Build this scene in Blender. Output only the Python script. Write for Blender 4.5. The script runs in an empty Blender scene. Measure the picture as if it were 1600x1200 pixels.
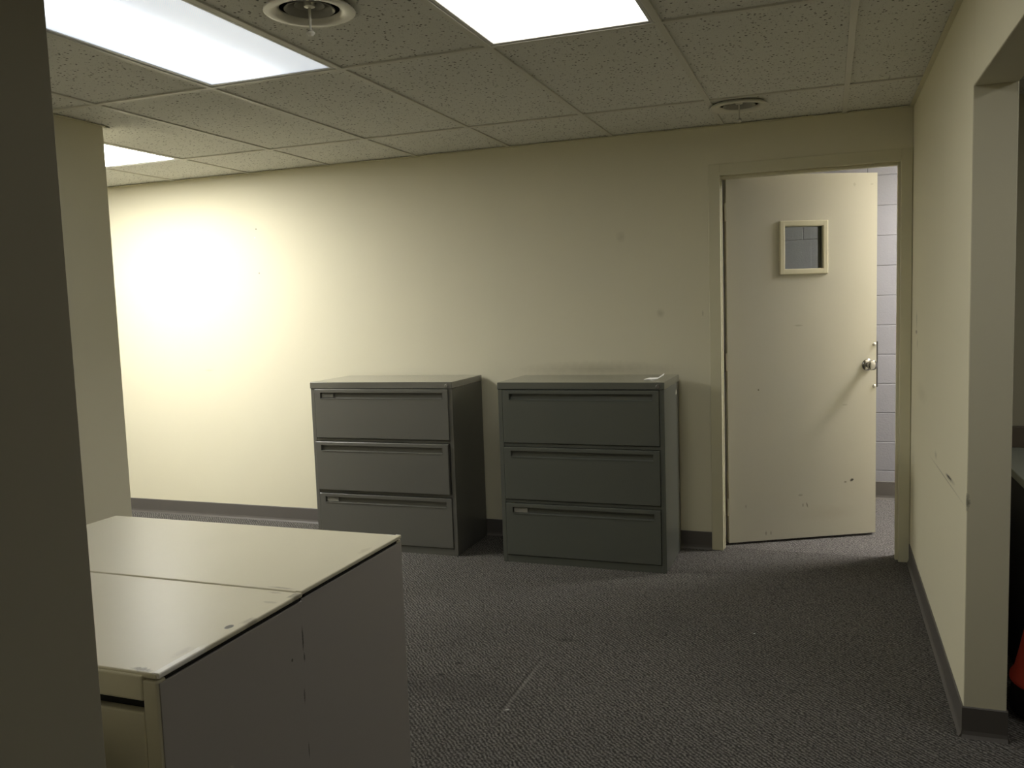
import bpy, bmesh, math, random
from mathutils import Vector, Matrix
random.seed(4)
scene = bpy.context.scene
COL = scene.collection
PI = math.pi
T = 0.6096                      # ceiling module
H = 2.33                        # ceiling height
YB = 4.803                      # room face of the back wall
XR = 0.405                      # room face of the right wall
WT = 0.12                       # wall thickness
GX, GY = -0.527, 2.950          # a ceiling grid crossing
ROW = 1.2308

# ------------------------------------------------------------------ helpers
def link(o):
    COL.objects.link(o); return o

def empty(name, loc=(0, 0, 0), rz=0.0, parent=None):
    o = link(bpy.data.objects.new(name, None))
    o.location = loc; o.rotation_euler = (0, 0, rz)
    o.empty_display_size = 0.1
    if parent: o.parent = parent
    return o

def tag(o, label=None, cat=None, group=None, kind=None):
    if label: o['label'] = label
    if cat: o['category'] = cat
    if group: o['group'] = group
    if kind: o['kind'] = kind
    return o

def obj(name, bm, mat, parent=None, smooth=False):
    bmesh.ops.recalc_face_normals(bm, faces=bm.faces)
    me = bpy.data.meshes.new(name)
    bm.to_mesh(me); bm.free()
    me.materials.append(mat)
    if smooth:
        for p in me.polygons: p.use_smooth = True
        me.set_sharp_from_angle(angle=math.radians(38))
    o = link(bpy.data.objects.new(name, me))
    if parent: o.parent = parent
    return o

def struct(name, bm, mat, parent=None, smooth=False):
    o = obj(name, bm, mat, parent, smooth)
    if parent is None: o['kind'] = 'structure'
    return o

def BM(): return bmesh.new()

def bx(bm, x0, x1, y0, y1, z0, z1, bev=0.0, seg=2):
    r = bmesh.ops.create_cube(bm, size=1.0)
    vs = r['verts']
    for v in vs:
        v.co = Vector(((x0 + x1) / 2 + v.co.x * (x1 - x0), (y0 + y1) / 2 + v.co.y * (y1 - y0), (z0 + z1) / 2 + v.co.z * (z1 - z0)))
    if bev > 0:
        es = list({e for v in vs for e in v.link_edges})
        bmesh.ops.bevel(bm, geom=es, offset=bev, segments=seg, profile=0.5, affect='EDGES')
    return bm

def lathe(bm, prof, n=40, mat=None, closed=False):
    rings = []
    for r, z in prof:
        ring = []
        if r < 1e-6:
            ring = [bm.verts.new((0, 0, z))] * n
        else:
            for i in range(n):
                a = 2 * PI * i / n
                ring.append(bm.verts.new((r * math.cos(a), r * math.sin(a), z)))
        if mat is not None:
            for v in set(ring): v.co = mat @ v.co
        rings.append(ring)
    pairs = list(zip(rings, rings[1:]))
    if closed: pairs.append((rings[-1], rings[0]))
    for A, B in pairs:
        for i in range(n):
            j = (i + 1) % n
            f = []
            for v in (A[i], A[j], B[j], B[i]):
                if v not in f: f.append(v)
            if len(f) >= 3:
                try: bm.faces.new(f)
                except ValueError: pass
    return bm

def poly_hole(bm, x0, x1, y0, y1, z, hole=None, n=48):
    """flat rectangle at height z, with an optional circular hole (cx, cy, r)"""
    if not hole:
        bm.faces.new([bm.verts.new(c) for c in ((x0, y0, z), (x1, y0, z), (x1, y1, z), (x0, y1, z))]); return
    def loop(pts):
        vs = [bm.verts.new(p) for p in pts]
        return [bm.edges.new((vs[i], vs[(i + 1) % len(vs)])) for i in range(len(vs))]
    es = loop([(x0, y0, z), (x1, y0, z), (x1, y1, z), (x0, y1, z)])
    cx, cy, r = hole
    es += loop([(cx + r * math.cos(2 * PI * i / n), cy + r * math.sin(2 * PI * i / n), z) for i in range(n)])
    bmesh.ops.triangle_fill(bm, edges=es, use_beauty=True)

# ------------------------------------------------------------------ materials
class NT:
    def __init__(s, name):
        s.m = bpy.data.materials.new(name); s.m.use_nodes = True
        s.t = s.m.node_tree; s.n = s.t.nodes; s.l = s.t.links
        s.b = s.n['Principled BSDF']; s.out = s.n['Material Output']
    def node(s, typ, **kw):
        nd = s.n.new(typ)
        for k, v in kw.items(): setattr(nd, k, v)
        return nd
    def link(s, a, b): s.l.new(a, b)
    def val(s, nd, key, v): nd.inputs[key].default_value = v
    def math(s, op, a, b=None, c=None, clamp=False):
        nd = s.node('ShaderNodeMath', operation=op); nd.use_clamp = clamp
        for i, x in enumerate((a, b, c)):
            if x is None: continue
            if hasattr(x, 'is_linked'): s.link(x, nd.inputs[i])
            else: nd.inputs[i].default_value = x
        return nd.outputs[0]
    def mix(s, fac, a, b, blend='MIX'):
        nd = s.node('ShaderNodeMix', data_type='RGBA', blend_type=blend)
        for key, x in ((0, fac), (6, a), (7, b)):
            if hasattr(x, 'is_linked'): s.link(x, nd.inputs[key])
            else: nd.inputs[key].default_value = x if key == 0 else (*x, 1.0)
        return nd.outputs[2]
    def noise(s, vec, scale, detail=3, rough=0.55):
        nd = s.node('ShaderNodeTexNoise'); s.link(vec, nd.inputs['Vector'])
        nd.inputs['Scale'].default_value = scale; nd.inputs['Detail'].default_value = detail
        nd.inputs['Roughness'].default_value = rough
        return nd.outputs['Fac']
    def ramp(s, fac, lo, hi):
        nd = s.node('ShaderNodeMapRange'); nd.clamp = True
        s.link(fac, nd.inputs[0]); nd.inputs[1].default_value = lo; nd.inputs[2].default_value = hi
        return nd.outputs[0]
    def coord(s, which='Object'):
        return s.node('ShaderNodeTexCoord').outputs[which]
    def mapping(s, vec, scale=(1, 1, 1), rot=(0, 0, 0), loc=(0, 0, 0)):
        nd = s.node('ShaderNodeMapping'); s.link(vec, nd.inputs['Vector'])
        nd.inputs['Scale'].default_value = scale; nd.inputs['Rotation'].default_value = rot; nd.inputs['Location'].default_value = loc
        return nd.outputs[0]
    def bump(s, h, strength, dist=0.002):
        nd = s.node('ShaderNodeBump'); s.link(h, nd.inputs['Height'])
        nd.inputs['Strength'].default_value = strength; nd.inputs['Distance'].default_value = dist
        s.link(nd.outputs[0], s.b.inputs['Normal'])
    def stain(s, col, vec, c, rad, color, amt, soft=0.5, rot=0, axis=1, rag=0.25):
        """a mark of its own shape on a surface: ellipsoid of radii rad around c"""
        r = [0, 0, 0]; r[axis] = rot
        nd = s.node('ShaderNodeVectorMath', operation='SUBTRACT'); s.link(vec, nd.inputs[0]); nd.inputs[1].default_value = c
        m = s.mapping(nd.outputs[0], rot=r)
        d = s.node('ShaderNodeVectorMath', operation='DIVIDE'); s.link(m, d.inputs[0]); d.inputs[1].default_value = rad
        ln = s.node('ShaderNodeVectorMath', operation='LENGTH'); s.link(d.outputs[0], ln.inputs[0])
        nz = s.noise(vec, 0.9 / max(min(rad), 0.003), 2)
        dist = s.math('ADD', ln.outputs['Value'], s.math('MULTIPLY', s.math('SUBTRACT', nz, 0.5), rag * 4))
        f = s.ramp(dist, 1.0, 1.0 - soft)
        f = s.math('MULTIPLY', f, amt)
        return s.mix(f, col, color)
    def base(s, c):
        if hasattr(c, 'is_linked'): s.link(c, s.b.inputs['Base Color'])
        else: s.b.inputs['Base Color'].default_value = (*c, 1)
    def set(s, rough=0.6, metal=0.0, spec=0.5):
        s.b.inputs['Roughness'].default_value = rough; s.b.inputs['Metallic'].default_value = metal
        s.b.inputs['Specular IOR Level'].default_value = spec

def paint(name, c, rough=0.6, var=0.06, nscale=2.5, bscale=120, bstr=0.08, spec=0.35, metal=0.0, stains=()):
    k = NT(name); v = k.coord()
    n = k.noise(v, nscale, 4)
    col = k.mix(n, tuple(x * (1 - var) for x in c), tuple(min(1, x * (1 + var)) for x in c))
    for st in stains: col = k.stain(col, v, *st)
    k.base(col); k.set(rough, metal, spec)
    if bstr: k.bump(k.noise(v, bscale, 2), bstr, 0.001)
    return k.m

CREAM = (0.66, 0.622, 0.468)
DK = (0.10, 0.09, 0.06)
M = {}
M['wall_back'] = paint('cream_wall_paint', CREAM, 0.75, 0.03, 1.3, 90, 0.10, 0.25, stains=[
    ((-3.546, YB, 1.965), (.006, .03, .007), DK, .75), ((-3.56, YB, 1.91), (.006, .03, .005), (.9, .88, .8), .6),
    ((-3.542, YB, 1.675), (.007, .03, .007), DK, .6),
    ((-1.093, YB, 1.772), (.030, .03, .036), (.40, .37, .25), .35, .9), ((-.877, YB, 1.334), (.026, .03, .032), (.38, .35, .23), .45, .8),
    ((-.643, YB, 1.327), (.005, .03, .02), (.3, .27, .17), .45),
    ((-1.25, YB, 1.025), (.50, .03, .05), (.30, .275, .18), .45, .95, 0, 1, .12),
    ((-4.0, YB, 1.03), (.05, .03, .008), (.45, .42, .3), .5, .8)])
M['wall_right'] = paint('cream_paint_brightened', (.71, .668, .497), 0.72, 0.03, 1.3, 90, 0.10, 0.25, stains=[  # same cream as the back wall, colour raised to stand for stronger light
    ((XR, 3.31, .750), (.03, .14, .012), (.22, .20, .15), .6, .8, .05, 0, .15), ((XR, 3.33, .751), (.03, .085, .006), (.06, .05, .04), .9, .5, .05, 0, .12),
    ((XR, 3.45, .728), (.03, .55, .004), (.30, .27, .19), .6, .7, .015, 0, .08), ((XR, 3.72, .76), (.03, .05, .02), (.36, .33, .23), .5, .9),
    ((XR, 2.922, .755), (.012, .012, .03), (.10, .09, .06), .7, .5),
    ((XR, 4.55, 1.275), (.03, .02, .05), (.25, .23, .15), .6, .7), ((XR, 4.56, 1.215), (.03, .05, .012), (.15, .13, .09), .7, .7), ((XR, 4.51, 1.16), (.03, .02, .03), (.3, .28, .2), .5, .8),
    ((XR, 4.66, .35), (.03, .10, .30), (.36, .33, .22), .45, .9), ((XR, 4.3, .95), (.03, .25, .05), (.45, .42, .28), .25, .9)])
M['wall_plain'] = paint('plain_cream_paint', CREAM, 0.75, 0.03, 1.3, 90, 0.10, 0.25)
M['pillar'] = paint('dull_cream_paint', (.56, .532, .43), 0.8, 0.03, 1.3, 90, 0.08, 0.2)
M['vinyl'] = paint('dark_vinyl_base', (0.105, 0.095, 0.085), 0.5, 0.08, 6, 60, 0.05, 0.4)
M['frame'] = paint('door_frame_paint', (0.60, 0.565, 0.40), 0.45, 0.04, 5, 70, 0.05, 0.4)
M['leaf'] = paint('door_leaf_paint', (0.505, 0.482, 0.385), 0.5, 0.05, 2.0, 60, 0.06, 0.35, stains=[
    ((.745, 0, .335), (.013, .05, .009), (.03, .025, .02), .95, .4, .4), ((.705, 0, .325), (.010, .05, .006), (.16, .14, .10), .8),
    ((.18, 0, .885), (.006, .05, .007), (.12, .1, .07), .8), ((.47, 0, .205), (.005, .05, .018), (.13, .11, .08), .7, .5, .3), ((.445, 0, .205), (.004, .05, .012), (.13, .11, .08), .7),
    ((.22, 0, .055), (.004, .05, .014), (.13, .11, .08), .7), ((.25, 0, .055), (.004, .05, .014), (.13, .11, .08), .6), ((.43, 0, .265), (.016, .05, .008), (.25, .22, .16), .5),
    ((.10, 0, .22), (.004, .05, .012), (.2, .17, .12), .6), ((.42, 0, 1.24), (.03, .05, .006), (.3, .28, .19), .5), ((.70, 0, .775), (.02, .05, .006), (.3, .27, .2), .5),
    ((.60, 0, .15), (.22, .05, .05), (.42, .38, .28), .35, .9), ((.755, 0, 2.02), (.010, .05, .012), (.35, .32, .24), .5), ((.86, 0, 2.02), (.012, .05, .006), (.35, .32, .24), .5)])
M['grey_steel'] = paint('grey_cabinet_enamel', (0.120, 0.117, 0.100), 0.33, 0.04, 3, 140, 0.03, 0.45)
M['grey_steel_side'] = M['grey_steel']
M['green_steel'] = paint('green_grey_enamel_darkened', (0.090, 0.094, 0.078), 0.33, 0.04, 3, 140, 0.03, 0.45, stains=[  # greenish enamel, also darkened in colour for the weaker light on this cabinet
    ((.905, .37, .905), (.03, .014, .018), (.75, .73, .66), .9, .3, 0, 1, .45), ((.905, .35, .90), (.03, .008, .010), (.6, .58, .5), .8)])
for nm in ('grey_steel', 'green_steel'):
    m = M[nm].copy(); m.name = M[nm].name + '_top'; b_ = m.node_tree.nodes['Principled BSDF']
    for l_ in list(b_.inputs['Normal'].links): m.node_tree.links.remove(l_)
    b_.inputs['Roughness'].default_value = .20; b_.inputs['Coat Weight'].default_value = .8; b_.inputs['Coat Roughness'].default_value = .12
    M[m.name] = m
M['card'] = paint('label_card', (0.24, 0.232, 0.20), 0.6)
M['lock'] = paint('lock_metal', (0.25, 0.24, 0.22), 0.3, 0.02, 5, 60, 0, 0.5, 0.9)
M['beige_top'] = paint('beige_cabinet_enamel', (0.60, 0.56, 0.425), 0.33, 0.04, 3, 160, 0.03, 0.45)
M['beige_top_worn'] = paint('worn_beige_cabinet_enamel', (0.60, 0.56, 0.425), 0.33, 0.04, 3, 160, 0.03, 0.45, stains=[
    ((-.024, .207, .835), (.008, .012, .03), (.010, .009, .008), 1.0, .25, 0, 1, .10), ((-.012, .235, .835), (.008, .02, .03), (.35, .32, .24), .5, .8),
    ((-.042, .010, .835), (.026, .008, .03), (.14, .12, .09), .8, .6, 0, 2, .4), ((-.025, .09, .835), (.012, .03, .03), (.38, .34, .26), .5, .8),
    ((-.03, .34, .835), (.02, .007, .03), (.36, .33, .25), .6), ((-.056, .393, .835), (.02, .006, .03), (.36, .32, .24), .6),
    ((-.35, .2, .835), (.28, .18, .03), (.53, .49, .37), .3, .95)])
M['beige_far'] = paint('beige_cabinet_enamel_chipped', (0.60, 0.56, 0.425), 0.33, 0.04, 3, 160, 0.03, 0.45, stains=[
    ((-.055, .012, .835), (.035, .006, .03), (.25, .22, .16), .7, .6), ((-.02, .30, .835), (.012, .03, .03), (.42, .38, .28), .5),
    ((-.02, .445, .835), (.02, .012, .03), (.8, .78, .7), .6)])
M['edge_worn'] = paint('beige_edge_worn_to_metal', (0.60, 0.56, 0.425), 0.33, 0.04, 3, 160, 0.03, 0.45, stains=[((-.006, .045, .835), (.03, .085, .03), (.82, .80, .74), .9, .4), ((-.006, .24, .835), (.03, .02, .03), (.25, .22, .16), .6), ((-.006, .385, .835), (.03, .02, .03), (.2, .18, .13), .7)])
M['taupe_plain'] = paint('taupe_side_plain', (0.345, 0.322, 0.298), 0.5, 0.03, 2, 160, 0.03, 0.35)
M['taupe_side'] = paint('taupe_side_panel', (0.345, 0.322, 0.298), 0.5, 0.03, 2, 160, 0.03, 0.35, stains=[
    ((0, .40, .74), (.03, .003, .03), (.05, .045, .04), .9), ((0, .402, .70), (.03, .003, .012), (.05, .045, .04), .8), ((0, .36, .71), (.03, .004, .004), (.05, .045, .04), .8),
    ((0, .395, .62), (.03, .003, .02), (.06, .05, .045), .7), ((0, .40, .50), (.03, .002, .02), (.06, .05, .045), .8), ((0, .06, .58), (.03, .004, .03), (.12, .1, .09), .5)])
M['dark_gap'] = paint('dark_gap_paint', (0.015, 0.014, 0.012), 0.8, 0.05)
M['trim_metal'] = paint('worn_edge_metal', (0.62, 0.60, 0.56), 0.3, 0.06, 30, 80, 0.05, 0.5, 0.6)
M['chrome'] = paint('chrome', (0.46, 0.45, 0.43), 0.14, 0.02, 5, 60, 0, 0.5, 1.0)
M['bolt'] = paint('bolt_metal', (0.72, 0.70, 0.64), 0.3, 0.03, 5, 60, 0, 0.5, 0.85)
M['guard'] = paint('dark_latch_guard', (0.045, 0.043, 0.042), 0.5, 0.1, 9)
M['vent'] = paint('vent_enamel', (0.62, 0.60, 0.52), 0.28, 0.05, 8, 80, 0.03, 0.45)
M['vent_cone'] = paint('grimy_vent_cone', (0.27, 0.26, 0.22), 0.32, 0.12, 20, 80, 0.03, 0.4)
M['vent_dark'] = paint('duct_black', (0.03, 0.027, 0.022), 0.7, 0.1)
M['tee'] = paint('ceiling_tee', (0.60, 0.585, 0.515), 0.5, 0.04, 4, 80, 0.02, 0.3)
M['housing'] = paint('fixture_enamel', (0.6, 0.59, 0.55), 0.4, 0.03)
M['paper'] = paint('white_paper', (0.85, 0.84, 0.78), 0.8, 0.02)
M['desk_top'] = paint('grey_laminate', (0.34, 0.36, 0.31), 0.4, 0.05, 4)
M['desk_body'] = paint('black_steel', (0.02, 0.02, 0.022), 0.5, 0.05)
M['desk_rail'] = paint('brown_rail', (0.14, 0.115, 0.085), 0.5, 0.05)
M['cone'] = paint('red_plastic', (0.62, 0.060, 0.030), 0.45, 0.06, 4, 80, 0.03, 0.45)
M['rubber'] = paint('black_rubber', (0.018, 0.018, 0.018), 0.7, 0.1, 20, 80, 0.1)

# acoustic tile: dull white with small dark pits
k = NT('acoustic_tile'); v = k.coord()
vo = k.node('ShaderNodeTexVoronoi'); k.link(v, vo.inputs['Vector']); k.val(vo, 'Scale', 55)
vo2 = k.node('ShaderNodeTexVoronoi'); k.link(v, vo2.inputs['Vector']); k.val(vo2, 'Scale', 130)
gate = k.ramp(k.noise(v, 38, 2), .43, .50)
p1 = k.math('MULTIPLY', k.ramp(vo.outputs['Distance'], .27, .19), gate)
p2 = k.math('MULTIPLY', k.ramp(vo2.outputs['Distance'], .26, .15), k.ramp(k.noise(v, 70, 2), .50, .58))
pit = k.math('MAXIMUM', p1, k.math('MULTIPLY', p2, .8))
col = k.mix(k.noise(v, 2.2, 4), (.71, .705, .65), (.76, .755, .70))
col = k.mix(k.math('MULTIPLY', k.noise(v, 170, 2), .5), col, (.46, .45, .39))
col = k.mix(k.math('MULTIPLY', pit, .95), col, (.07, .06, .045))
k.base(col); k.set(.95, 0, .1)
k.bump(k.math('SUBTRACT', 1.0, pit), .5, .002); M['tile'] = k.m

# loop pile carpet
def carpet(name, ca, cb, seam=True):
    k = NT(name); v = k.coord()
    wob = k.node('ShaderNodeVectorMath', operation='ADD')
    nz = k.node('ShaderNodeTexNoise'); k.link(v, nz.inputs['Vector']); k.val(nz, 'Scale', 26); k.val(nz, 'Detail', 2)
    sc = k.node('ShaderNodeVectorMath', operation='SCALE'); k.link(nz.outputs['Color'], sc.inputs[0]); sc.inputs['Scale'].default_value = .022
    k.link(v, wob.inputs[0]); k.link(sc.outputs[0], wob.inputs[1])
    w = k.node('ShaderNodeTexWave', wave_type='BANDS', bands_direction='X')
    k.link(k.mapping(wob.outputs[0], rot=(0, 0, math.radians(-45))), w.inputs['Vector'])
    k.val(w, 'Scale', 24); k.val(w, 'Distortion', 1.6); k.val(w, 'Detail', 2); k.val(w, 'Detail Scale', 3)
    vo = k.node('ShaderNodeTexVoronoi'); k.link(v, vo.inputs['Vector']); k.val(vo, 'Scale', 150)
    loops = k.ramp(vo.outputs['Distance'], .75, .1)
    n2 = k.noise(v, 95, 3, .7)
    f = k.math('ADD', k.math('MULTIPLY', w.outputs['Fac'], .34), k.math('MULTIPLY', n2, .84))
    f = k.ramp(f, .36, .86)
    col = k.mix(f, ca, cb)
    col = k.mix(k.math('MULTIPLY', k.ramp(vo.outputs['Distance'], .45, .8), .6), col, tuple(x * .45 for x in ca))
    col = k.mix(k.math('MULTIPLY', k.ramp(k.noise(v, 1.1, 3), .35, .7), .22), col, tuple(x * .75 for x in ca))
    if seam:
        for c, r, cl, a in [((-1.060, 2.86, 0), (.010, .33, .05), (.30, .285, .26), .30), ((-1.074, 2.86, 0), (.007, .33, .05), (.03, .028, .025), .45),
                            ((-1.373, 2.995, 0), (.022, .012, .05), (.02, .02, .02), .7), ((-1.397, 2.878, 0), (.016, .010, .05), (.02, .02, .02), .75), ((-1.253, 2.625, 0), (.012, .008, .05), (.02, .02, .02), .8),
                            ((-1.261, 2.905, 0), (.03, .018, .05), (.03, .028, .025), .5), ((-1.211, 2.985, 0), (.02, .012, .05), (.02, .02, .02), .55), ((-1.028, 3.333, 0), (.045, .03, .05), (.03, .03, .025), .45), ((-.568, 4.594, 0), (.010, .010, .05), (.02, .02, .02), .8),
                            ((-.286, 3.609, 0), (.005, .006, .05), (.9, .9, .85), .9), ((-3.668, 4.76, 0), (.03, .012, .05), (.02, .02, .02), .9), ((-1.05, 2.68, 0), (.008, .006, .05), (.7, .7, .65), .6),
                            ((-1.3, 2.78, 0), (.35, .12, .05), (.05, .047, .043), .30)]:
            col = k.stain(col, v, c, r, cl, a, .6)
    k.base(col); k.set(.95, 0, .12)
    h = k.math('ADD', k.math('MULTIPLY', loops, .6), k.math('MULTIPLY', f, .8))
    k.bump(h, .9, .006)
    return k.m
M['carpet'] = carpet('grey_loop_carpet', (.046, .043, .038), (.262, .248, .226))
M['carpet_lightened'] = carpet('lightened_loop_carpet', (.065, .060, .055), (.315, .295, .275), False)  # room carpet again, the corridor lamp's light put into its colour

# painted concrete block: courses of 0.2 m, half-bond
k = NT('painted_block'); v = k.coord()
br = k.node('ShaderNodeTexBrick'); br.offset = .5
k.link(k.mapping(v, rot=(math.radians(90), 0, 0), loc=(.36, 0, 0.034)), br.inputs['Vector'])
k.val(br, 'Scale', 1.0); k.val(br, 'Brick Width', .406); k.val(br, 'Row Height', .1985); k.val(br, 'Mortar Size', .005); k.val(br, 'Mortar Smooth', .6)
br.inputs['Color1'].default_value = (.285, .28, .300, 1); br.inputs['Color2'].default_value = (.262, .258, .278, 1); br.inputs['Mortar'].default_value = (.235, .23, .248, 1)
k.base(k.mix(k.math('MULTIPLY', k.noise(v, 60, 4), .3), br.outputs['Color'], (.23, .225, .243)))
k.set(.6, 0, .3)
hh = k.math('ADD', k.math('MULTIPLY', k.math('SUBTRACT', 1.0, br.outputs['Fac']), 1.0), k.math('MULTIPLY', k.noise(v, 90, 3), .25))
k.bump(hh, .8, .006); M['block'] = k.m

# vision glass
k = NT('vision_glass'); k.base((.58, .63, .61)); k.set(.02, 0, .5); k.b.inputs['Transmission Weight'].default_value = 1.0; k.b.inputs['IOR'].default_value = 1.45
M['glass'] = k.m

# lit prismatic diffusers: the tubes behind show as brighter bands (local x across, y along)
def lens(name, base, tubes, color, ribs=0.0):
    k = NT(name); v = k.coord()
    sx = k.node('ShaderNodeSeparateXYZ'); k.link(v, sx.inputs[0])
    st = None
    for cx, amp, wid in tubes:
        d = k.math('DIVIDE', k.math('SUBTRACT', sx.outputs[0], cx), wid)
        g = k.math('MULTIPLY', k.math('POWER', 2.718, k.math('MULTIPLY', k.math('MULTIPLY', d, d), -1.0)), amp)
        st = g if st is None else k.math('ADD', st, g)
    e = k.math('DIVIDE', sx.outputs[1], .60)                   # tubes stop short of the ends
    e4 = k.math('POWER', k.math('ABSOLUTE', e), 6.0)
    st = k.math('MULTIPLY', st, k.math('SUBTRACT', 1.0, k.math('MULTIPLY', e4, .6), clamp=True))
    st = k.math('ADD', st, base)
    if ribs:
        w = k.math('SINE', k.math('MULTIPLY', sx.outputs[0], 2 * PI / .0085))
        w2 = k.math('SINE', k.math('MULTIPLY', sx.outputs[1], 2 * PI / .0085))
        st = k.math('MULTIPLY', st, k.math('ADD', 1.0, k.math('MULTIPLY', k.math('MULTIPLY', w, w2), ribs)))
    k.base((.35, .35, .37)); k.set(.3, 0, .4)
    k.b.inputs['Emission Color'].default_value = (*color, 1)
    k.link(st, k.b.inputs['Emission Strength'])
    return k.m
LENS_DIM = lens('half_lit_diffuser', .62, [(-.09, 2.7, .125)], (.84, .91, 1.0), .16)
LENS_MID = lens('lit_diffuser', 3.3, [(-.13, 5.6, .10), (.13, 5.6, .10)], (1.0, .985, .93))
LENS_HOT = lens('bright_diffuser', 14.4, [(-.13, 21.8, .10), (.13, 21.8, .10)], (1.0, .985, .94))
LENS_SIDE = lens('side_room_diffuser', 2.7, [(-.13, 4.3, .10), (.13, 4.3, .10)], (1.0, .985, .94))
LENS_HALL = lens('hall_diffuser', 56.0, [(-.10, 76.0, .10), (.10, 76.0, .10)], (1.0, .965, .94))

# ------------------------------------------------------------------ setting
XL, YR = -6.6, -2.6            # far left wall, rear wall
XS = 3.2                       # far side of the side room
YC = 6.27                      # corridor block wall
bm = BM(); bx(bm, XL - .1, XS + .1, YR - .1, YB + .06, -.05, 0); struct('floor', bm, M['carpet'])
bm = BM(); bx(bm, -3.0, XS + .1, YB + .06, YC + .1, -.05, 0); struct('floor_corridor', bm, M['carpet_lightened'])

# door opening
DX0, DX1, DZ = -.556, .362, 2.078
bm = BM()
bx(bm, XL - .1, DX0, YB, YB + WT, 0, H + .3); bx(bm, DX1, XS + .1, YB, YB + WT, 0, H + .3); bx(bm, DX0, DX1, YB, YB + WT, DZ, H + .3)
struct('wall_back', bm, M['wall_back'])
YE = 2.918                     # end of the right wall, where the opening begins
ZH = 2.008                     # underside of the header
YO = -.55
bm = BM()
bx(bm, XR, XR + WT, YE, YB - .006, 0, H + .3, .003); bx(bm, XR + .05, XR + WT, YB - .02, YB, 0, H + .3); bx(bm, XR, XR + WT, YO, YE, ZH, H + .3, .004); bx(bm, XR, XR + WT, YR, YO, 0, H + .3, .004)
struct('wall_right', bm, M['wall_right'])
bm = BM(); bx(bm, XL - WT, XL, YR, YB, 0, H + .3); struct('wall_left', bm, M['wall_plain'])
bm = BM(); bx(bm, XL, XS, YR - WT, YR, 0, H + .3); struct('wall_rear', bm, M['wall_plain'])
bm = BM(); bx(bm, XS, XS + WT, YR, YB, 0, H + .3); struct('wall_side_room', bm, M['wall_plain'])
# stub wall right beside the viewer, and the column farther on
bm = BM(); bx(bm, -.72, -.5965, YR, .55, 0, H, .002, 1); bx(bm, XL, -.72, .43, .55, 0, H); bx(bm, XL, -1.062, .55, .962, 0, H); struct('wall_near_left', bm, M['pillar'])  # boxes running left are unseen, added to shade the beige cabinet's front
bm = BM(); bx(bm, -3.56, -3.27, 2.75, 3.288, 0, H, .004); struct('wall_column', bm, M['wall_plain'])

# baseboards (100 mm vinyl cove)
def base_run(name, runs):
    bm = BM()
    for (ax, ay), (bx_, by), nx, ny in runs:
        d = Vector((bx_ - ax, by - ay, 0)); L = d.length; d.normalize(); n = Vector((nx, ny, 0))
        prof = [(0, 0), (.014, 0), (.007, .010), (.0045, .022), (.0045, .097), (.002, .100), (0, .100)]
        A = [bm.verts.new(Vector((ax, ay, 0)) + n * q + Vector((0, 0, z))) for q, z in prof]
        B = [bm.verts.new(Vector((bx_, by, 0)) + n * q + Vector((0, 0, z))) for q, z in prof]
        for i in range(len(prof)):
            j = (i + 1) % len(prof); bm.faces.new((A[i], A[j], B[j], B[i]))
        bm.faces.new(A); bm.faces.new(B)
    return struct(name, bm, M['vinyl'])
base_run('baseboard_back', [((XL, YB), (DX0 - .052, YB), 0, -1), ((XR + WT, YB), (XS, YB), 0, -1)])
base_run('baseboard_right', [((XR, YE - .004), (XR, YB), -1, 0), ((XR - .004, YE), (XR + WT + .004, YE), 0, -1), ((XR + WT, YE - .004), (XR + WT, YB), 1, 0)])
base_run('baseboard_left', [((XL, YR), (XL, YB), 1, 0)])
base_run('baseboard_column', [((-3.27, 2.745), (-3.27, 3.293), 1, 0), ((-3.56, 3.288), (-3.265, 3.288), 0, 1), ((-3.56, 2.75), (-3.265, 2.75), 0, -1), ((-3.56, 2.745), (-3.56, 3.293), -1, 0)])
base_run('baseboard_near_left', [((-.5965, YR), (-.5965, .552), 1, 0), ((-1.062, .55), (-.5965, .55), 0, 1), ((XL, .962), (-1.062, .962), 0, 1)])

# corridor beyond the door
bm = BM(); bx(bm, -3.0, XS + .1, YC, YC + .1, 0, 2.75); struct('wall_corridor', bm, M['block'])
bm = BM()
for q in ((-3.0, 1.14, YB + WT, YC), (1.76, XS + .1, YB + WT, YC), (1.14, 1.76, YB + WT, 5.31), (1.14, 1.76, 5.93, YC)): bx(bm, *q, 2.45, 2.53)
struct('ceiling_corridor', bm, M['wall_plain'])
bm = BM(); bx(bm, -3.1, -3.0, YB + WT, YC, 0, 2.75); bx(bm, XS, XS + .1, YB + WT, YC, 0, 2.75); struct('wall_corridor_ends', bm, M['block'])
base_run('baseboard_corridor', [((-3.0, YC), (XS, YC), 0, -1)])
bpy.data.objects['baseboard_corridor'].scale = (1, 1, 1.25)

# ceiling: mineral tiles in a metal grid, open where fixtures and diffusers sit
VENTS = [(-1.478, 2.330), (-.397, 4.338)]
LIGHTS = [(-3, 0), (-1, 0), (-6, 1), (-7, 1), (3, 0)]             # (column, row) of the 2 x 4 fixtures: row 0 ends at GY, row 1 at GY+ROW
xs = [XL - .05] + [GX + i * T for i in range(-9, 7) if XL < GX + i * T < XS] + [XS + .05]
xs = sorted(set(x for x in xs))
ys = [YR - .05] + [GY + j * ROW for j in range(-4, 2)] + [YB + .02]
ys = [y for y in ys if y >= YR - .05]
bm = BM()
def cell_is_light(x0, y0):
    for c, r in LIGHTS:
        if abs(x0 - (GX + c * T)) < .01 and abs(y0 - (GY + (r - 1) * ROW)) < .01: return True
    return False
for a, b in zip(xs, xs[1:]):
    for c, d in zip(ys, ys[1:]):
        if cell_is_light(a, c): continue
        hole = None
        for vx, vy in VENTS:
            if a < vx < b and c < vy < d: hole = (vx, vy, .098)
        poly_hole(bm, a, b, c, d, H + .004, hole)
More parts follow.
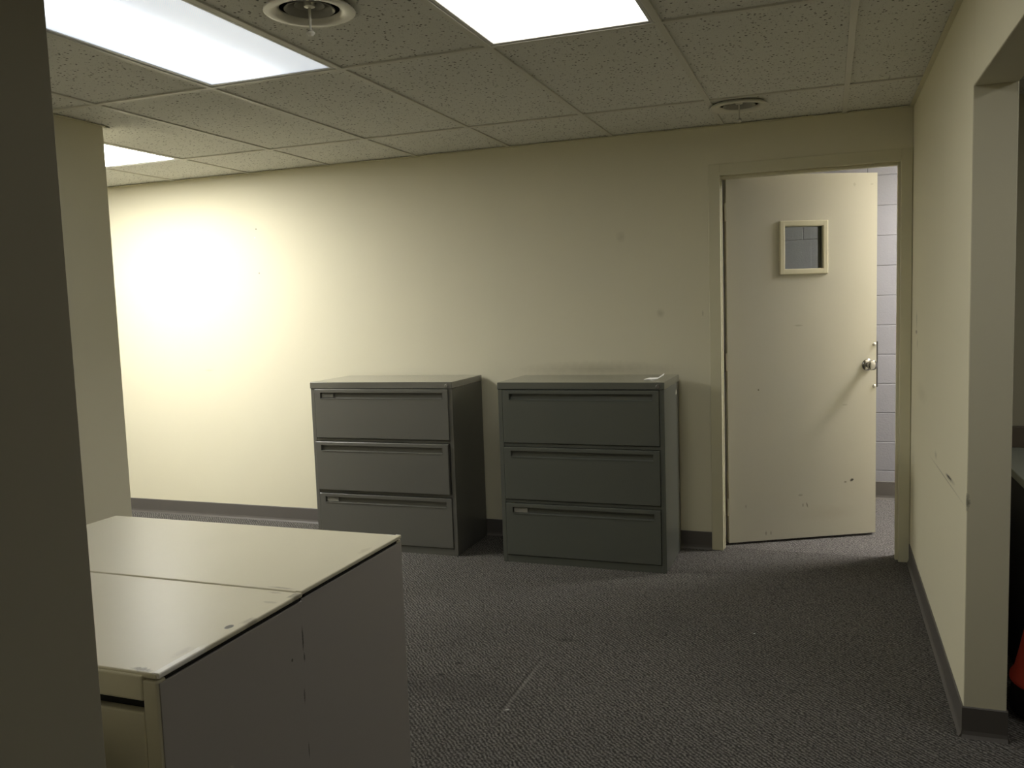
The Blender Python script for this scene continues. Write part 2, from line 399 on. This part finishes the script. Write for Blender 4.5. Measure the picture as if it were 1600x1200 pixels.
ceil = struct('ceiling', bm, M['tile'])
for p in ceil.data.polygons:
    if p.normal.z > 0: p.flip()
bm = BM()
for x in xs[1:-1]: bx(bm, x - .012, x + .012, YR, YB, H - .0025, H + .03, .0008, 1)
for y in ys[1:-1]: bx(bm, XL, XS, y - .012, y + .012, H - .0028, H + .03, .0008, 1)
obj('ceiling_grid', bm, M['tee'], ceil)
bm = BM()                                                 # wall angle round the room
bx(bm, XL, XR, YB - .020, YB, H - .0035, H, 0); bx(bm, XR - .020, XR, YR, YB - .02, H - .0035, H, 0)
bx(bm, -3.27, -3.250, 2.73, 3.31, H - .0035, H, 0); bx(bm, -3.56, -3.25, 3.288, 3.308, H - .0035, H, 0)
obj('wall_angle', bm, M['frame'], ceil)
bm = BM(); bx(bm, XL - .1, XS + .1, YR - .1, YB, H + .30, H + .34); struct('ceiling_deck', bm, M['vent_dark'])

# ------------------------------------------------------------------ ceiling lights
def ceiling_light(col, row, lensmat, label, group=None):
    cx = GX + (col + .5) * T; cy = GY + (row - .5) * ROW
    r = empty('ceiling_light', (cx, cy, H))
    tag(r, label, 'ceiling light', group)
    w, l = T / 2 - .0125, ROW / 2 - .0125
    bm = BM()
    bx(bm, -w, w, -l, l, .09, .10); bx(bm, -w, -w + .004, -l, l, .001, .09); bx(bm, w - .004, w, -l, l, .001, .09)
    bx(bm, -w + .004, w - .004, -l, -l + .004, .001, .09); bx(bm, -w + .004, w - .004, l - .004, l, .001, .09)
    obj('housing', bm, M['housing'], r)
    bm = BM()
    for q in (-1, 1):
        bx(bm, q * (w - .011) - .006, q * (w - .011) + .006, -l + .006, l - .006, 0.000, .010, .001, 1)
        bx(bm, -w + .006, w - .006, q * (l - .011) - .006, q * (l - .011) + .006, 0.0003, .0097, .001, 1)
    obj('lens_frame', bm, M['housing'], r)
    bm = BM(); bx(bm, -w + .016, w - .016, -l + .016, l - .016, .004, .008); obj('lens', bm, lensmat, r)
    return r
ceiling_light(-3, 0, LENS_DIM, 'half-lit ceiling light with bluish ribbed diffuser, left of the nearer round vent')
ceiling_light(-1, 0, LENS_MID, 'evenly white ceiling light at the top centre, right of the nearer round vent')
ceiling_light(-6, 1, LENS_HOT, 'bright ceiling light close to the back wall, partly behind the left column')
ceiling_light(-7, 1, LENS_HOT, 'ceiling light hidden behind the left column, farthest left of the row')
r = empty('ceiling_light', (1.45, 5.62, 2.45)); tag(r, 'corridor ceiling light out of sight behind the back wall, right of the doorway', 'ceiling light')
bm = BM()
bx(bm, -.31, .31, -.31, .31, .09, .10); bx(bm, -.31, -.29, -.31, .31, -.004, .09); bx(bm, .29, .31, -.31, .31, -.004, .09); bx(bm, -.29, .29, -.31, -.29, -.004, .09); bx(bm, -.29, .29, .29, .31, -.004, .09)
obj('housing', bm, M['housing'], r)
bm = BM(); bx(bm, -.288, .288, -.288, .288, .004, .010); obj('lens', bm, LENS_HALL, r)
r = empty('ceiling_light', (GX + 3.5 * T, GY - .5 * ROW, H)); tag(r, 'ceiling light of the side room, out of sight beyond the right wall opening', 'ceiling light')
w_, l_ = T / 2 - .0125, ROW / 2 - .0125
bm = BM(); bx(bm, -w_, w_, -l_, l_, .09, .10); bx(bm, -w_, -w_ + .006, -l_, l_, .001, .09); bx(bm, w_ - .006, w_, -l_, l_, .001, .09); bx(bm, -w_ + .006, w_ - .006, -l_, -l_ + .006, .001, .09); bx(bm, -w_ + .006, w_ - .006, l_ - .006, l_, .001, .09)
obj('housing', bm, M['housing'], r)
bm = BM(); bx(bm, -w_ + .008, w_ - .008, -l_ + .008, l_ - .008, .004, .008); obj('lens', bm, LENS_SIDE, r)

# ------------------------------------------------------------------ round air diffusers
def vent(x, y, label):
    r = empty('air_vent', (x, y, H)); tag(r, label, 'air vent', None)
    bm = BM(); lathe(bm, [(.128, -.002), (.136, -.009), (.138, -.0125), (.136, -.015), (.128, -.0165), (.112, -.016), (.100, -.012), (.092, -.006), (.0905, -.001), (.092, .001), (.098, .001), (.104, -.002)], 56, closed=True)
    obj('rim', bm, M['vent'], r, True)
    bm = BM(); lathe(bm, [(.0985, -.001), (.0985, .14), (0, .14)], 40); obj('duct', bm, M['vent_dark'], r, True)
    bm = BM(); lathe(bm, [(.077, -.006), (.075, -.008), (.068, -.003), (.058, .016), (.054, .036), (.056, .036), (.060, .018), (.070, .000)], 48, closed=True); obj('outer_cone', bm, M['vent_cone'], r, True)
    bm = BM(); lathe(bm, [(.046, .006), (.0445, .005), (.038, .010), (.031, .024), (.028, .04), (.030, .04), (.033, .026), (.040, .013)], 40, closed=True); obj('inner_cone', bm, M['vent_cone'], r, True)
    bm = BM(); bx(bm, -.088, .088, -.006, .006, .030, .034); bx(bm, -.006, .006, -.088, .088, .0305, .0345); obj('crossbar', bm, M['vent_dark'], r)
    bm = BM(); lathe(bm, [(0, .030), (.014, .030), (.018, .006), (.016, .002), (.0042, .0), (.0034, -.062), (.0034, -.066), (.010, -.070), (.0125, -.073), (.0125, -.0765), (.006, -.084), (0, -.085)], 24); obj('pull_stem', bm, M['vent'], r, True)
    return r
vent(*VENTS[0], 'larger-looking round ceiling vent with hanging pull stem, between the two near ceiling lights')
vent(*VENTS[1], 'round ceiling vent close above the back wall, up and left of the door')

# ------------------------------------------------------------------ door
door = empty('door_1', (DX0, YB, 0)); tag(door, 'cream steel door with small square window, standing half open to the corridor', None, None, 'structure')
ow = DX1 - DX0
bm = BM()                                                 # hollow-metal frame: faces, reveals, stop
FW, FT = .050, .006
bx(bm, -FW, .012, -FT, WT + FT, 0, DZ + FW, .002); bx(bm, ow - .012, ow + .041, -FT, WT + FT, 0, DZ + FW, .002); bx(bm, .012, ow - .012, -FT, WT + FT, DZ - .012, DZ + FW, .002)
bx(bm, .012, .016, .030, .060, 0, DZ - .012, .001); bx(bm, ow - .026, ow - .012, .030, .060, 0, DZ - .012, .002); bx(bm, .016, ow - .026, .030, .060, DZ - .028, DZ - .012, .002)
obj('door_frame', bm, M['frame'], door)
# leaf, hinged on the left, swung 28 degrees into the corridor
ANG = math.radians(28.0)
LW, LH, LT = .893, 2.083, .044
HX, HY = -.523 - DX0, 4.905 - YB
bm = BM()
wx0, wx1, wz0, wz1 = .328, .572, 1.548, 1.803
bx(bm, 0, wx0, 0, LT, .014, LH); bx(bm, wx1, LW, 0, LT, .014, LH); bx(bm, wx0, wx1, 0, LT, .014, wz0); bx(bm, wx0, wx1, 0, LT, wz1, LH)
bmesh.ops.remove_doubles(bm, verts=bm.verts, dist=1e-5)
leaf = obj('door_leaf', bm, M['leaf'], door); leaf.location = (HX, HY, 0); leaf.rotation_euler = (0, 0, ANG)
bm = BM()
for y0, y1 in ((-.012, .008), (LT - .008, LT + .012)):
    for a, b, c, d in ((wx0 - .022, wx0 + .010, wz0 - .022, wz1 + .022), (wx1 - .010, wx1 + .022, wz0 - .022, wz1 + .022)): bx(bm, a, b, y0, y1, c, d, .005)
    for c, d in ((wz0 - .022, wz0 + .010), (wz1 - .010, wz1 + .022)): bx(bm, wx0 - .020, wx1 + .020, y0 + .0004, y1 - .0004, c, d, .005)
obj('window_frame', bm, M['frame'], leaf)
bm = BM(); bx(bm, wx0, wx1, LT / 2 - .003, LT / 2 + .003, wz0, wz1); obj('pane', bm, M['glass'], leaf)
def knob(side):
    s = -1 if side < 0 else 1
    mt = Matrix.Translation((.838, 0 if s < 0 else LT, 1.0)) @ Matrix.Rotation(PI / 2 * (1 if s < 0 else -1), 4, 'X')
    bm = BM(); lathe(bm, [(.0, 0), (.034, 0), (.034, .004), (.030, .009), (.016, .013), (.013, .028), (.018, .033), (.0265, .040), (.029, .050), (.027, .060), (.019, .066), (.0, .067)], 36, mt)
    obj('knob', bm, M['chrome'], leaf, True)
knob(-1); knob(1)
bm = BM(); bx(bm, LW - .045, LW + .011, LT, LT + .004, .866, 1.134, .001); bx(bm, LW - .001, LW + .012, .004, LT + .004, .868, 1.132, .001); obj('latch_guard', bm, M['guard'], leaf)
for z in (1.116, .876):
    mt = Matrix.Translation((.880, 0, z)) @ Matrix.Rotation(PI / 2, 4, 'X')
    bm = BM(); lathe(bm, [(.010, 0), (.0098, .003), (.0075, .0075), (.004, .0095), (0, .010)], 20, mt); obj('bolt', bm, M['bolt'], leaf, True)
for z in (.22, 1.05, 1.88):
    bm = BM()
    lathe(bm, [(0, z - .055), (.007, z - .054), (.007, z + .054), (0, z + .055)], 16, Matrix.Translation((-.008, LT + .004, 0)))
    bx(bm, -.006, .001, .006, LT, z - .05, z + .05, .0006, 1)
    obj('hinge', bm, M['bolt'], leaf, True)

# ------------------------------------------------------------------ grey lateral files
def recessed_panel(bm, x0, x1, z0, z1, yf, yb, sx0, sx1, sz0, sz1, dep):
    def q(a, b, c, d): bm.faces.new((a, b, c, d))
    def ring(a, b, c, d, y, y2=None):
        y2 = y if y2 is None else y2
        return [bm.verts.new((a, y, c)), bm.verts.new((b, y, c)), bm.verts.new((b, y2, d)), bm.verts.new((a, y2, d))]
    e = .0025
    B = ring(x0, x1, z0, z1, yb); F0 = ring(x0, x1, z0, z1, yf + e); F1 = ring(x0 + e, x1 - e, z0 + e, z1 - e, yf)
    S = ring(sx0, sx1, sz0, sz1, yf); R = ring(sx0 + .002, sx1 - .002, sz0 + .003, sz1 - .001, yf + dep * .8, yf + dep)
    for P, Q in ((B, F0), (F0, F1), (F1, S), (S, R)):
        for i in range(4): q(P[i], P[(i + 1) % 4], Q[(i + 1) % 4], Q[i])
    bm.faces.new(R); bm.faces.new(B)

def lateral_file(name, loc, rz, w, d, h, steel, label, labels_on=(), shift=(0, 0, 0), group=None):
    r = empty(name, loc, rz); tag(r, label, 'filing cabinet', group)
    cap, pl, rail = .038, .040, .020
    cap_mat = M[steel.name + '_top']
    bm = BM()
    bx(bm, .002, w - .002, .026, d, .004, h - cap, .002)                  # carcass
    bx(bm, .002, .026, .002, .030, .004, h - cap, .0015); bx(bm, w - .026, w - .002, .002, .030, .004, h - cap, .0015)
    dh = (h - cap - pl - 2 * rail - .012) / 3
    zs = []
    z = pl + .003
    for i in range(3):
        zs.append((z, z + dh)); z += dh
        if i < 2: bx(bm, .024, w - .024, .006, .030, z + .003, z + rail, .001, 1)
        z += rail + .003
    obj('body', bm, steel, r)
    bm = BM(); bx(bm, 0, w, -.004, d + .001, h - cap, h, .004, 3); obj('top_cap', bm, cap_mat, r)
    bm = BM(); bx(bm, .004, w - .004, .004, .030, 0, pl, .002); obj('plinth', bm, steel, r)
    for i, (z0, z1) in enumerate(zs):
        sh = shift[i]
        bm = BM()
        recessed_panel(bm, .0285, w - .0285, z0, z1, -.003, .024, .066, w - .062, z1 - .054, z1 - .020, .024)
        o = obj('drawer', bm, steel, r)
        o.location = (sh, -abs(sh) * 1.5, 0)
        bm = BM(); bx(bm, .066, w - .062, -.0055, .004, z1 - .0562, z1 - .0535, .0010, 2); obj('handle', bm, steel, o)
        bm = BM()
        if i in labels_on:
            bx(bm, .072, .150, .006, .009, z1 - .050, z1 - .024, .0006, 1)
            obj('label_holder', bm, M['card'] if i == 0 else steel, o)
        else: bm.free()
    mt = Matrix.Translation((w - .032, -.004, h - cap * .55)) @ Matrix.Rotation(PI / 2, 4, 'X')
    bm = BM(); lathe(bm, [(.0105, 0), (.0105, .004), (.008, .006), (.007, .0045), (0, .0045)], 24, mt); obj('lock', bm, M['lock'], r, True)
    return r
lateral_file('filing_cabinet', (-2.873, 4.318, 0), math.radians(0.9), .913, .457, .994, M['grey_steel'],
             'grey steel three-drawer filing cabinet standing nearer the brightly lit wall, left of its twin', (0, 2), (0, -.006, .003))
lateral_file('filing_cabinet', (-1.680, 4.306, 0), 0, .907, .457, .994, M['green_steel'],
             'greenish grey three-drawer filing cabinet nearer the door, with a paper scrap on top', (0,))

# scrap of torn paper on the right cabinet
bm = BM()
N = 9; pts = []
for i in range(N + 1):
    t = i / N
    row = []
    for j in range(4):
        u = j / 3
        x = t * .105; y = (u - .5) * .05 * (1 - .45 * t) + .01 * math.sin(5 * t)
        z = .0015 + .095 * max(0, t - .60) ** 1.25 * (0.7 + .3 * u) + .006 * math.sin(PI * t) * u + .002 * math.sin(9 * t + 3 * u) ** 2
        row.append(bm.verts.new((x, y, z)))
    pts.append(row)
for i in range(N):
    for j in range(3): bm.faces.new((pts[i][j], pts[i + 1][j], pts[i + 1][j + 1], pts[i][j + 1]))
o = obj('paper_scrap', bm, M['paper'], None, True); o.location = (-.905, 4.46, .994)
md = o.modifiers.new('thick', 'SOLIDIFY'); md.thickness = .0012; md.offset = 1
tag(o, 'torn scrap of white paper lying on the greenish grey cabinet next to the door', 'paper')

# ------------------------------------------------------------------ beige lateral files in the foreground (origin at the right front foot, x runs to the left)
def beige_file(loc, rz, w, d, h, top, label, facing=-1, front=True):
    r = empty('filing_cabinet', loc, rz); tag(r, label, 'filing cabinet')
    bm = BM(); bx(bm, -w + .003, -.004, .02, d - .004, 0.004, h - .012, .001, 1); obj('body', bm, M['dark_gap'], r)
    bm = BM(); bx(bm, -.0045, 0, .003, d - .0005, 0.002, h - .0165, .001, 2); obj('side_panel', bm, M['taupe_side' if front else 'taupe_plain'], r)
    bm = BM(); bx(bm, -w, -w + .0045, .004, d - .003, 0.002, h - .013, .0012, 2); obj('side_panel', bm, M['beige_top'], r)
    bm = BM()
    bx(bm, -w, -.002, .0, d, h - .010, h, .004, 3)
    if facing < 0: bx(bm, -w + .004, -.030, -.004, .012, h - .048, h - .004, .004, 3)
    else: bx(bm, -w + .004, -.030, d - .012, d + .004, h - .048, h - .004, .004, 3)
    obj('top_cap', bm, top, r)
    bm = BM(); bx(bm, -.014, .0015, .001, d - .001, h - .0085, h + .0012, .0025, 3); obj('edge_strip', bm, M['edge_worn'] if front else top, r)
    yf0, yf1 = (-.002, .020) if facing < 0 else (d - .020, d + .002)
    for q0, q1 in ((-.032, -.002), (-w + .002, -w + .03)):
        bm = BM(); bx(bm, q0, q1, yf0, yf1, 0, h - .012, .003); obj('stile', bm, M['beige_top'], r)
    bm = BM(); bx(bm, -w + .03, -.032, yf0 + (.012 if facing < 0 else .004), yf1 - (.004 if facing < 0 else .012), 0, .05, .002); obj('plinth', bm, M['beige_top'], r)
    n = 2; z = .056; dh = (h - .062 - .056) / n
    for i in range(n):
        bm = BM(); bx(bm, -w + .033, -.035, yf0 + (.003 if facing < 0 else 0), yf1 - (0 if facing < 0 else .003), z, z + dh - .008, .003)
        dr = obj('drawer', bm, M['beige_top'], r)
        z += dh
    return r
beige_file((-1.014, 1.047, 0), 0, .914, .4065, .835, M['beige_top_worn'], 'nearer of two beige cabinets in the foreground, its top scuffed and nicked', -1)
beige_file((-1.019, 1.4545, 0), 0, .935, .447, .836, M['beige_far'], 'farther of two beige cabinets in the foreground, pushed behind the scuffed one', 1, False)

# ------------------------------------------------------------------ side room: desk and cone, glimpsed past the wall end
r = empty('desk', (.645, 3.36, 0)); tag(r, 'dark desk with grey top in the side room, at the right edge', 'desk')
bm = BM(); bx(bm, 0, 1.5, 0, .74, .71, .74, .004); obj('desktop', bm, M['desk_top'], r)
bm = BM(); bx(bm, .012, .045, .015, .72, 0, .71, .003); obj('side_panel', bm, M['desk_body'], r)
bm = BM(); bx(bm, 1.455, 1.488, .015, .72, 0, .71, .003); obj('side_panel', bm, M['desk_body'], r)
bm = BM(); bx(bm, .045, 1.455, .10, .12, .1, .71); obj('modesty_panel', bm, M['desk_body'], r)
bm = BM(); bx(bm, .0, 1.5, .715, .74, .74, .83, .003); obj('back_rail', bm, M['desk_rail'], r)

r = empty('traffic_cone', (.742, 3.165, 0)); tag(r, 'orange-red plastic cone with black round base, half behind the right wall end', 'cone')
bm = BM(); lathe(bm, [(0, 0), (.150, 0), (.162, .012), (.163, .040), (.158, .085), (.150, .100), (.10, .104), (0, .104)], 48); obj('base', bm, M['rubber'], r, True)
bm = BM(); lathe(bm, [(.160, .104), (.165, .106), (.164, .118), (.152, .135), (.138, .20), (.115, .32), (.085, .48), (.055, .63), (.036, .72), (.031, .735), (.026, .735), (.028, .72), (.05, .62), (.08, .47), (.11, .31), (.132, .20), (.145, .13)], 48, closed=True); obj('cone_body', bm, M['cone'], r, True)

# ------------------------------------------------------------------ camera
yaw, pitch, roll, f = -0.3545, -0.0923, -0.0335, 1336.63
fw = Vector((math.sin(yaw) * math.cos(pitch), math.cos(yaw) * math.cos(pitch), math.sin(pitch)))
rt = Vector((math.cos(yaw), -math.sin(yaw), 0)); up = rt.cross(fw)
c, s = math.cos(roll), math.sin(roll)
r2 = c * rt + s * up; u2 = -s * rt + c * up
cam = bpy.data.cameras.new('camera'); co = link(bpy.data.objects.new('camera', cam))
mw = Matrix((r2, u2, -fw)).transposed().to_4x4(); mw.translation = (0, 0, 1.4105)
co.matrix_world = mw
cam.sensor_width = 36; cam.sensor_fit = 'HORIZONTAL'; cam.lens = f / 1600 * 36; cam.clip_start = .02
scene.camera = co

# ------------------------------------------------------------------ world and view
w = bpy.data.worlds.new('dim_interior'); scene.world = w; w.use_nodes = True
w.node_tree.nodes['Background'].inputs[0].default_value = (.5, .5, .45, 1); w.node_tree.nodes['Background'].inputs[1].default_value = 0.0
vs = scene.view_settings
scene.display_settings.display_device = 'sRGB'
vs.view_transform = 'Standard'; vs.look = 'None'; vs.gamma = 1.0; vs.exposure = 0.0; vs.use_curve_mapping = False
scene.cycles.use_denoising = True
scene.cycles.max_bounces = 10; scene.cycles.diffuse_bounces = 6
